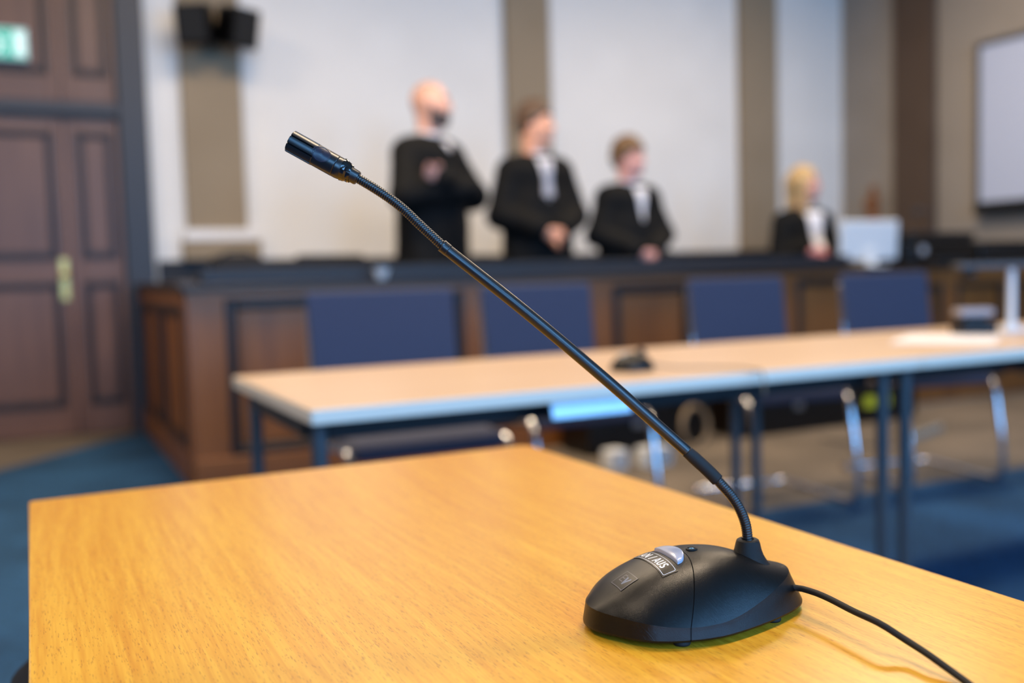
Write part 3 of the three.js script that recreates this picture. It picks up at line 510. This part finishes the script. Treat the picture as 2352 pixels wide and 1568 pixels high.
{ // printer
  const p = thing('printer', 'bulky black printer with a round silver badge on the side desk', 'printer', [5.93, .976, -5.14], 0);
  const w = .345; mesh('body', box(-w, w, 0, .17, -.2, .19, .02), M.blackPlastic, p); mesh('scanner_lid', box(-w + .01, w - .02, .172, .235, -.2, .18, .018), M.blackPlastic, p);
  mesh('badge', new THREE.CylinderGeometry(.03, .03, .006, 28).rotateX(Math.PI / 2).translate(-.23, .105, .192), std({ color: 0xb9babf, roughness: .4 }), p); mesh('paper_tray', box(-.2, .12, .01, .05, .19, .27, .006), M.blackSoft, p);
}
{ const p = thing('black_device', 'flat black machine on the right end of the side desk', 'machine', [6.60, .976, -5.12], 0); mesh('body', box(-.30, .30, 0, .14, -.18, .17, .015), M.blackPlastic, p); mesh('panel', box(-.26, .2, .05, .1, .168, .174, .002), M.blackSoft, p); mesh('lid', box(-.29, .29, .142, .165, -.18, .15, .008), M.blackSoft, p); }
{ const l = thing('desk_lamp', 'thin dark gooseneck desk lamp behind the printer', 'lamp', [6.34, .976, -5.40], 0); mesh('foot', lathe([[0, 0], [.05, 0], [.05, .01], [.01, .018], [0, .018]], 24), M.blackSoft, l); mesh('stem', sweep([V(0, .015, 0), V(.02, .22, 0), V(-.06, .40, .02), V(-.20, .43, .03)], .006, 40, 8), M.greyMetal, l); mesh('shade', lathe([[.008, 0], [.03, -.05], [.028, -.05], [0, -.005]], 20).rotateZ(-.9).translate(-.20, .43, .03), M.greyMetal, l); }
// right wall: board, carved figure
{
  const b = thing('wall_board', 'large pale board in a dark frame on the right wall', 'board', [RX, 0, 0]); const z0 = -5.59, z1 = -3.5;
  mesh('surface', box(-.03, -.002, 1.47, 2.73, z0 + .035, z1 - .035), phy({ color: 0xb9c4de, roughness: .3 }), b);
  mesh('frame', mergeGeometries([box(-.05, 0, 1.44, 2.76, z0, z0 + .035, .004), box(-.05, 0, 1.44, 2.76, z1 - .035, z1, .004), box(-.05, 0, 2.73, 2.765, z0 + .035, z1 - .035, .004)]), M.greyMetal, b); mesh('tray', box(-.11, 0, 1.37, 1.47, z0 + .04, z1 - .04, .006), M.blackPlastic, b);
}
{
  const f = thing('carved_figure', 'small brown carved wooden figure on the right wall', 'figure', [RX - .06, 1.38, -6.66]); const wm = phy({ map: benchMap, roughness: .5 });
  mesh('bracket', box(-.06, .06, -.03, 0, -.09, .09, .006), wm, f); mesh('body', creased(lathe([[0, 0], [.055, 0], [.06, .03], [.05, .09], [.035, .15], [.042, .2], [.05, .225], [.03, .245], [.014, .255], [.03, .275], [.034, .3], [.024, .33], [0, .338]], 24), .6).scale(.8, 1, 1.1), wm, f);
  mesh('arm', sweep([V(0, .22, -.045), V(-.03, .16, -.07), V(-.045, .12, -.02)], .014, 14, 8), wm, f); mesh('arm', sweep([V(0, .22, .045), V(-.03, .16, .07), V(-.045, .12, .02)], .014, 14, 8), wm, f);
}
// floor clutter under the far tables
{ const c = thing('equipment_case', 'long black equipment case with yellow labels on the floor by the bench', 'case', [4.35, 0, -4.62], 0); mesh('body', box(-.72, .72, .012, .25, -.17, .17, .015), M.blackPlastic, c); for (const [x, w] of [[.31, .09], [.45, .06]]) mesh('yellow_label', box(x - w / 2, x + w / 2, .10, .17, .169, .173, .001), M.yellow, c); mesh('latch', box(-.3, -.24, .14, .19, .168, .178, .003), M.steel, c); mesh('foot', box(-.68, -.6, 0, .012, -.12, .12), M.rubber, c); mesh('foot', box(.6, .68, 0, .012, -.12, .12), M.rubber, c); }
{ const c = thing('equipment_case', 'black equipment case on the floor behind the beige cable coil', 'case', [3.0, 0, -4.6], 0); mesh('body', box(-.38, .42, .012, .26, -.16, .16, .015), M.blackPlastic, c); mesh('latch', box(-.1, -.04, .14, .19, .158, .168, .003), M.steel, c); mesh('foot', box(-.34, -.28, 0, .012, -.1, .1), M.rubber, c); mesh('foot', box(.3, .38, 0, .012, -.1, .1), M.rubber, c); }
function socket(label, x, z, w) { const s = thing('floor_socket_box', label, 'socket', [x, 0, z], .1, 'white socket boxes on the floor'); mesh('housing', box(-w / 2, w / 2, 0, .1, -.05, .05, .01), M.white, s); for (let i = 0; i < Math.round(w / .08); i++) mesh('outlet', new THREE.CylinderGeometry(.022, .022, .003, 20).rotateX(Math.PI / 2).translate(-w / 2 + .045 + i * .08, .052, .0515), std({ color: 0x9a9a9c, roughness: .5 }), s); }
socket('narrow white socket box on the floor, left of the pair', 2.59, -4.14, .10); socket('wide white socket box on the floor, right of the pair', 2.80, -4.10, .17);
{ const pts = []; for (let i = 0; i <= 90; i++) { const a = i / 90 * Math.PI * 2 * 4.2, r = .105 + .012 * Math.sin(i * .31); pts.push(V(Math.cos(a) * r, Math.sin(a) * r + .125, .008 * Math.sin(a * .5 + i * .05))); } const c = thing('cable_coil', 'coil of beige cable leaning on the black case', 'cable', [3.24, 0, -4.335], .2); mesh('loop', sweep(pts, .007, 360, 8), std({ color: 0x9a866c, roughness: .7 }), c); c.rotation.x = -.12; }
{ const s = thing('power_strip', 'grey power strip on the floor under the right table', 'power strip', [4.55, 0, -3.95], .35); mesh('body', box(-.22, .22, 0, .045, -.03, .03, .008), std({ color: 0x9d968a, roughness: .5 }), s); for (let i = 0; i < 5; i++) mesh('outlet', new THREE.CylinderGeometry(.018, .018, .003, 16).translate(-.16 + i * .08, .0455, 0), M.blackSoft, s); mesh('lead', sweep([V(-.22, .02, 0), V(-.35, .008, .05), V(-.5, .006, -.1), V(-.45, .006, -.4)], .006, 30, 8), M.blackSoft, s); }
// black stool pushed under the near table
{
  const c = thing('round_stool', 'black round stool pushed under the yellow wooden table, mostly hidden', 'stool', [.09, 0, -1.03]);
  mesh('cushion', lathe([[0, .555], [.10, .555], [.122, .56], [.131, .575], [.133, .592], [.128, .612], [.112, .626], [.06, .632], [0, .633]], 40), M.blackFabric, c);
  for (let i = 0; i < 4; i++) { const a = i * Math.PI / 2 + .78; mesh('leg', sweep([V(Math.cos(a) * .09, .556, Math.sin(a) * .09), V(Math.cos(a) * .14, .001, Math.sin(a) * .14)], .011, 6, 10), M.blackSoft, c); }
  mesh('foot_ring', new THREE.TorusGeometry(.122, .008, 10, 40).rotateX(Math.PI / 2).translate(0, .2, 0), M.blackSoft, c);
}

// ================================================================ PEOPLE
const cap = (p, a, b, ra, rb) => { const bx = b[0] - a[0], by = b[1] - a[1], bz = b[2] - a[2], px = p[0] - a[0], py = p[1] - a[1], pz = p[2] - a[2], t = clamp((px * bx + py * by + pz * bz) / (bx * bx + by * by + bz * bz), 0, 1); return Math.hypot(px - bx * t, py - by * t, pz - bz * t) - (ra + (rb - ra) * t); };
const ell = (p, c, r) => { const x = (p[0] - c[0]) / r[0], y = (p[1] - c[1]) / r[1], z = (p[2] - c[2]) / r[2], k = Math.hypot(x, y, z); return (k - 1) * Math.min(r[0], r[1], r[2]); };
const smin = (a, b, k) => { const h = Math.max(k - Math.abs(a - b), 0) / k; return Math.min(a, b) - h * h * k * .25; };
function march(sdf, lo, hi, N) {
  const mc = new MarchingCubes(N, undefined, false, false, 90000); mc.isolation = 0; const f = mc.field, st = [0, 1, 2].map(k => (hi[k] - lo[k]) / N);
  for (let z = 0; z < N; z++) for (let y = 0; y < N; y++) for (let x = 0; x < N; x++) f[z * N * N + y * N + x] = -sdf([lo[0] + x * st[0], lo[1] + y * st[1], lo[2] + z * st[2]]);
  mc.update(); const n = mc.count ?? mc.geometry.drawRange.count, src = mc.positionArray, pos = new Float32Array(n * 3), h = N / 2;
  for (let i = 0; i < n; i++) for (let k = 0; k < 3; k++) pos[i * 3 + k] = lo[k] + (src[i * 3 + k] * h + h) * st[k];
  let g = new THREE.BufferGeometry(); g.setAttribute('position', new THREE.BufferAttribute(pos, 3)); g = mergeVertices(g, 1e-5); g.computeVertexNormals();
  // outward winding
  const P = g.attributes.position, Nn = g.attributes.normal; let s = 0; for (let i = 0; i < P.count; i += 7) { const a = [P.getX(i), P.getY(i), P.getZ(i)], e = .004; s += Math.sign(sdf([a[0] + Nn.getX(i) * e, a[1] + Nn.getY(i) * e, a[2] + Nn.getZ(i) * e])); }
  if (s < 0) { const ix = g.index.array; for (let i = 0; i < ix.length; i += 3) { const t = ix[i]; ix[i] = ix[i + 1]; ix[i + 1] = t; } g.computeVertexNormals(); }
  return g;
}
const rotY = (p, c, a) => { const x = p[0] - c[0], z = p[2] - c[2], ca = Math.cos(a), sa = Math.sin(a); return [x * ca - z * sa + c[0], p[1], x * sa + z * ca + c[2]]; };
// head in its own axes: chin up y, face towards +z, centre of the skull at 0
const headSdf = p => {
  let d = ell(p, [0, .025, -.012], [.077, .098, .096]); d = smin(d, ell(p, [0, -.045, .022], [.058, .072, .068]), .05); d = smin(d, ell(p, [0, -.092, .055], [.026, .022, .026]), .035);
  d = smin(d, cap(p, [0, .015, .083], [0, -.022, .104], .009, .013), .018); d = smin(d, cap(p, [-.035, .03, .073], [.035, .03, .073], .012, .012), .03);
  for (const s of [-1, 1]) { d = -smin(-d, ell(p, [s * .033, .008, .096], [.018, .012, .014]), .012); d = smin(d, ell(p, [s * .032, .008, .074], [.0125, .0125, .0125]), .004); d = smin(d, ell(p, [s * .045, -.025, .06], [.022, .02, .02]), .03); d = smin(d, ell(p, [s * .079, -.005, -.012], [.008, .031, .018]), .008); }
  d = smin(d, cap(p, [-.018, -.055, .083], [.018, -.055, .083], .0065, .0065), .01); d = smin(d, cap(p, [-.014, -.066, .082], [.014, -.066, .082], .0065, .0065), .01);
  return smin(d, cap(p, [0, -.08, -.02], [0, -.2, -.03], .053, .06), .05);
};
function handSdf(h) { // wrist, palm direction, finger direction, side towards the thumb
  const w = h.wrist, f = h.f, s = h.side, n = [f[1] * s[2] - f[2] * s[1], f[2] * s[0] - f[0] * s[2], f[0] * s[1] - f[1] * s[0]], q = h.curl ?? .5;
  const P = (a, b, c) => [w[0] + f[0] * a + s[0] * b + n[0] * c, w[1] + f[1] * a + s[1] * b + n[1] * c, w[2] + f[2] * a + s[2] * b + n[2] * c]; const bones = [];
  bones.push([P(-.03, 0, 0), P(.02, 0, 0), .027, .026]); for (const b of [-.027, -.009, .009, .027]) bones.push([P(.015, b * .7, 0), P(.085, b, 0), .015, .0125]);
  const fing = [[.028, .072], [.0095, .080], [-.0095, .074], [-.027, .058]]; const fg = fing.map(([b, L]) => { const k1 = P(.088, b, 0), k2 = P(.088 + L * .45 * Math.cos(q), b, -L * .45 * Math.sin(q)), k3 = P(.088 + L * .45 * Math.cos(q) + L * .55 * Math.cos(q * 2.2), b, -L * .45 * Math.sin(q) - L * .55 * Math.sin(q * 2.2)); return [[k1, k2, .0098, .009], [k2, k3, .009, .0076]]; });
  const th = [[P(.02, .026, -.005), P(.055, .05, -.015), .0135, .011], [P(.055, .05, -.015), P(.088, .05, -.03), .011, .0085]];
  return p => { let d = 1; for (const b of bones) d = smin(d, cap(p, ...b), .02); let t = 9; for (const b of th) t = smin(t, cap(p, ...b), .008); d = smin(d, t, .012); for (const ch of fg) { let e = 9; for (const b of ch) e = smin(e, cap(p, ...b), .006); d = smin(d, e, .006); } return d; };
}
function paint(g, fn) { const P = g.attributes.position, c = new Float32Array(P.count * 3); for (let i = 0; i < P.count; i++) c.set(fn(P.getX(i), P.getY(i), P.getZ(i)), i * 3); g.setAttribute('color', new THREE.BufferAttribute(c, 3)); return g; }
const norm3 = a => { const l = Math.hypot(...a); return a.map(x => x / l); };
function person(o) {
  const g = thing('person', o.label, 'person', o.pos, o.turn); g.scale.setScalar(o.scale);
  const HC = [0, 1.685, .02], w = o.width ?? 1, hs = o.headScale ?? 1, ht = o.headTurn ?? 0;
  const toHead = p => { const r = rotY(p, HC, ht); return [(r[0] - HC[0]) / hs, (r[1] - HC[1]) / hs, (r[2] - HC[2]) / hs]; };
  const A = o.arms;
  // skin: head, neck and hands with forearms (one body)
  const skinC = o.skin, hd = march(p => headSdf(p) , [-.11, -.22, -.14], [.11, .15, .14], 72);
  paint(hd, (x, y, z) => {
    let c = skinC.slice(); const lip = Math.abs(y + .0605) < .010 && Math.abs(x) < .024 && z > .06; if (lip) c = [c[0] * .82, c[1] * .55, c[2] * .55];
    for (const s of [-1, 1]) { const e = Math.hypot((x - s * .032) / .012, (y - .008) / .0065); if (z > .07 && e < 1) c = e < .5 ? [.03, .025, .02] : [.75, .72, .7]; if (z > .06 && Math.abs(y - .031) < .0055 && Math.abs(x - s * .034) < .02) c = o.hair.map(v => v * .7); }
    if (o.stubble) { const k = smooth(.03, .075, y - .9 * (z + .02) * (z > -.02 ? .9 : -.3)) * (z < .05 ? 1 : 0) + (z < -.01 && y > -.06 ? .55 : 0); c = c.map((v, i) => lerp(v, o.hair[i] * 1.6, clamp(k, 0, 1) * .5)); }
    return c;
  });
  { const P = hd.attributes.position; for (let i = 0; i < P.count; i++) { const r = rotY([P.getX(i) * hs + HC[0], P.getY(i) * hs + HC[1], P.getZ(i) * hs + HC[2]], HC, -ht); P.setXYZ(i, ...r); } }
  const parts = [hd];
  for (const h of A.hands) { const f = handSdf(h), lo = h.wrist.map((v, i) => v + Math.min(0, h.f[i] * .17) - .085), hi = h.wrist.map((v, i) => v + Math.max(0, h.f[i] * .17) + .085); parts.push(paint(march(f, lo, hi, 56), () => o.hand ?? skinC)); }
  // torso core, neck to hips, inside the clothes
  const core = march(p => { let d = cap(p, [0, 1.38, 0], [0, 1.0, 0], .105, .115); d = smin(d, cap(p, [0, 1.52, -.005], [0, 1.40, 0], .055, .07), .08); for (const a of A.limbs) d = smin(d, Math.min(cap(p, a[0], a[1], .04, .036), cap(p, a[1], a[2], .036, .026)), .04); for (const s of [-1, 1]) { d = smin(d, cap(p, [s * .09, .98, 0], [s * .1, .5, .01], .075, .055), .05); d = smin(d, cap(p, [s * .1, .5, .01], [s * .105, .08, -.01], .05, .036), .02); } return d; }, [-.42, .02, -.3], [.42, 1.6, .42], 76); parts.push(paint(core, () => skinC));
  for (const q of parts) { for (const k of Object.keys(q.attributes)) if (!['position', 'normal', 'color'].includes(k)) q.deleteAttribute(k); q.computeVertexNormals(); }
  mesh('body', mergeGeometries(parts), M.skin, g);
  // gown
  const torso = p => { const q = [p[0] / w, p[1], p[2]]; let d = cap(q, [-.115, 1.395, -.01], [.115, 1.395, -.01], .098, .098); d = smin(d, cap(q, [0, 1.36, .01], [0, 1.02, .02], .145, .155), .12); d = smin(d, cap(q, [-.07, 1.15, 0], [-.1, .3, 0], .14, .19), .1); d = smin(d, cap(q, [.07, 1.15, 0], [.1, .3, 0], .14, .19), .1); return smin(d, cap(q, [-.15, 1.41, -.01], [.15, 1.41, -.01], .06, .06), .06); };
  const gownS = p => {
    let d = torso(p); for (const a of A.limbs) { d = smin(d, cap(p, a[0], a[1], .082, .088), .05); d = smin(d, cap(p, a[1], a[2], .088, o.cuff ?? .07), .025); }
    d += .006 * Math.sin(p[0] * 38 + p[1] * 6 + p[2] * 20) * smooth(1.3, .8, p[1]); d = Math.max(d, .12 - p[1]);
    const neck = Math.hypot(p[0] / .085, (p[2] - .01) / .082) - 1; if (p[1] > 1.40) d = Math.max(d, -(neck) * .06);
    return d;
  };
  mesh('gown', march(gownS, [-.56, .08, -.42], [.56, 1.56, .56], 92), M.gown, g);
  // white shirt front in the V of the gown
  const sh = p => Math.max(gownS(p) - .007, Math.abs(p[0] - (o.vx ?? 0)) - (p[1] - (o.vy ?? 1.2)) * (o.vk ?? .3), -p[2] + .03, p[1] - 1.47);
  mesh('shirt_front', march(sh, [-.2, 1.0, 0], [.2, 1.52, .3], 64), M.shirt, g);
  mesh('shirt_collar', march(p => Math.max(Math.abs(Math.hypot(p[0] / 1.04, (p[2] + .005 + (p[1] - 1.5) * -.12) / 1.0) - .068) - .008, Math.abs(p[1] - 1.492 + .35 * Math.max(0, p[2]) * .5) - .042), [-.11, 1.40, -.11], [.11, 1.58, .11], 48), M.shirt, g);
  if (o.tie) mesh('tie', march(p => Math.max(gownS(p) - .016, Math.abs(p[0]) - lerp(.02, .04, clamp((1.45 - p[1]) / .3, 0, 1)), -p[2] + .03, p[1] - 1.46, (o.vy ?? 1.2) + .03 - p[1]), [-.08, 1.1, 0], [.08, 1.5, .3], 48), M.tie, g);
  for (const s of [-1, 1]) mesh('shoe', march(p => Math.max(smin(ell(p, [s * .105, .05, .06], [.048, .05, .13]), cap(p, [s * .105, .06, -.02], [s * .105, .12, -.02], .045, .042), .03), .002 - p[1]), [s * .105 - .08, -.02, -.12], [s * .105 + .08, .18, .22], 32), M.blackSoft, g);
  const hairM = std({ color: new THREE.Color(...o.hair), roughness: .6 });
  if (o.hairSdf) { const lo = o.hairBox[0], hi = o.hairBox[1]; const hg = march(p => o.hairSdf(p), lo, hi, 64), P = hg.attributes.position; for (let i = 0; i < P.count; i++) { const r = rotY([P.getX(i) * hs + HC[0], P.getY(i) * hs + HC[1], P.getZ(i) * hs + HC[2]], HC, -ht); P.setXYZ(i, ...r); } hg.computeVertexNormals(); mesh('hair', hg, hairM, g); }
  if (o.beard) { const bg = march(p => { let d = Math.max(headSdf(p) - .006, p[1] + .052 - .9 * Math.max(0, .06 - p[2]), -(p[2] - .0), -.122 - p[1]); const m = ell(p, [0, -.061, .098], [.024, .011, .02]); return Math.max(d, -m); }, [-.09, -.15, -.02], [.09, .01, .13], 48), P = bg.attributes.position; for (let i = 0; i < P.count; i++) { const r = rotY([P.getX(i) * hs + HC[0], P.getY(i) * hs + HC[1], P.getZ(i) * hs + HC[2]], HC, -ht); P.setXYZ(i, ...r); } bg.computeVertexNormals(); mesh('beard', bg, hairM, g); }
  return g;
}
const shortHair = (thick, front, bumps) => p => { const n = bumps ? .008 * Math.sin(p[0] * 90 + 1) * Math.sin(p[1] * 85) * Math.sin(p[2] * 95 + 2) : .002 * Math.sin(p[0] * 160 + p[2] * 60); let d = ell(p, [0, .03 + thick * .4, -.014], [.077 + thick * .75, .1 + thick, .096 + thick * .8]) + n; const line = p[2] > 0 ? lerp(.01, front, smooth(.0, .075, p[2])) : lerp(.01, -.06, smooth(0, -.06, p[2])); return Math.max(d, line - p[1]); };
const longHair = p => { let d = ell(p, [0, .035, -.018], [.092, .112, .108]); d = Math.max(d, p[2] > .02 ? lerp(-.02, .07, smooth(.02, .08, p[2])) - p[1] + (Math.abs(p[0]) > .055 ? -.1 : 0) : -.2 - p[1]); for (const s of [-1, 1]) d = smin(d, cap(p, [s * .075, .03, .01], [s * .088, -.22, .035], .026, .022), .03); d = smin(d, cap(p, [0, .0, -.07], [0, -.23, -.075], .075, .07), .05); return d + .003 * Math.sin(p[0] * 140 + p[1] * 8); };
const HB = [[-.15, -.14, -.16], [.15, .2, .16]], HBL = [[-.17, -.34, -.2], [.17, .19, .16]];
const clasped = (y, z, k = 1) => ({ limbs: [[[-.185, 1.40, -.01], [-.265 * k, 1.12, .02], [-.085, y + .05, z - .06]], [[.185, 1.40, -.01], [.265 * k, 1.12, .02], [.085, y + .05, z - .06]]], hands: [{ wrist: [-.07, y + .03, z - .035], f: norm3([.75, -.55, .25]), side: norm3([.35, .55, .75]), curl: .6 }, { wrist: [.07, y + .03, z - .045], f: norm3([-.75, -.55, .2]), side: norm3([-.35, .55, .75]), curl: .6 }] });
const crossed = { limbs: [[[-.19, 1.40, -.01], [-.275, 1.16, .06], [.06, 1.20, .235]], [[.19, 1.40, -.01], [.30, 1.18, .06], [-.12, 1.248, .20]]], hands: [{ wrist: [.10, 1.19, .17], f: norm3([.85, -.1, -.5]), side: norm3([-.2, .9, .3]), curl: .5 }, { wrist: [-.125, 1.25, .20], f: norm3([-.93, .3, -.12]), side: norm3([.3, .92, .2]), curl: .35 }] };
const SK = [.62, .33, .25];
person({ label: 'tall bald bearded person in black gown with arms crossed', pos: [2.19, .25, -5.5], turn: .45, headTurn: .6, scale: 1.042, headScale: 1.06, width: 1.06, skin: [.78, .42, .31], hand: [.6, .32, .26], hair: [.12, .08, .06], stubble: true, beard: true, arms: crossed, vy: 1.41, vk: .6 });
person({ label: 'brown-haired person in black gown with pale tie, hands clasped', pos: [2.90, .25, -5.5], turn: -.02, headTurn: .8, scale: .985, headScale: 1.1, width: 1.04, skin: [.85, .42, .27], hair: [.10, .055, .032], hairSdf: shortHair(.02, .065, false), hairBox: HB, arms: clasped(.985, .27), tie: true, vy: 1.2, vk: .2 });
person({ label: 'shortest of the three gowned people, curly hair and clasped hands', pos: [3.59, .25, -5.5], turn: .0, headTurn: .55, scale: .872, headScale: 1.12, width: 1.2, skin: [.76, .38, .32], hair: [.16, .085, .035], hairSdf: shortHair(.03, .06, true), hairBox: HB, arms: clasped(.955, .28, 1.12), vy: 1.2, vk: .2, vx: .015 });
person({ label: 'long-haired blonde person in black jacket and white shirt', pos: [5.31, 0, -5.72], turn: -.22, headTurn: .7, scale: .95, headScale: 1.1, width: .86, skin: [.66, .32, .26], hand: [.7, .28, .30], hair: [.50, .34, .16], hairSdf: longHair, hairBox: HBL, arms: clasped(1.13, .24, .86), cuff: .05, vy: 1.0, vk: .17, vx: .02 });

scene.traverse(o => { if (o.isMesh) { o.castShadow = true; o.receiveShadow = true; } });
renderer.render(scene, camera);
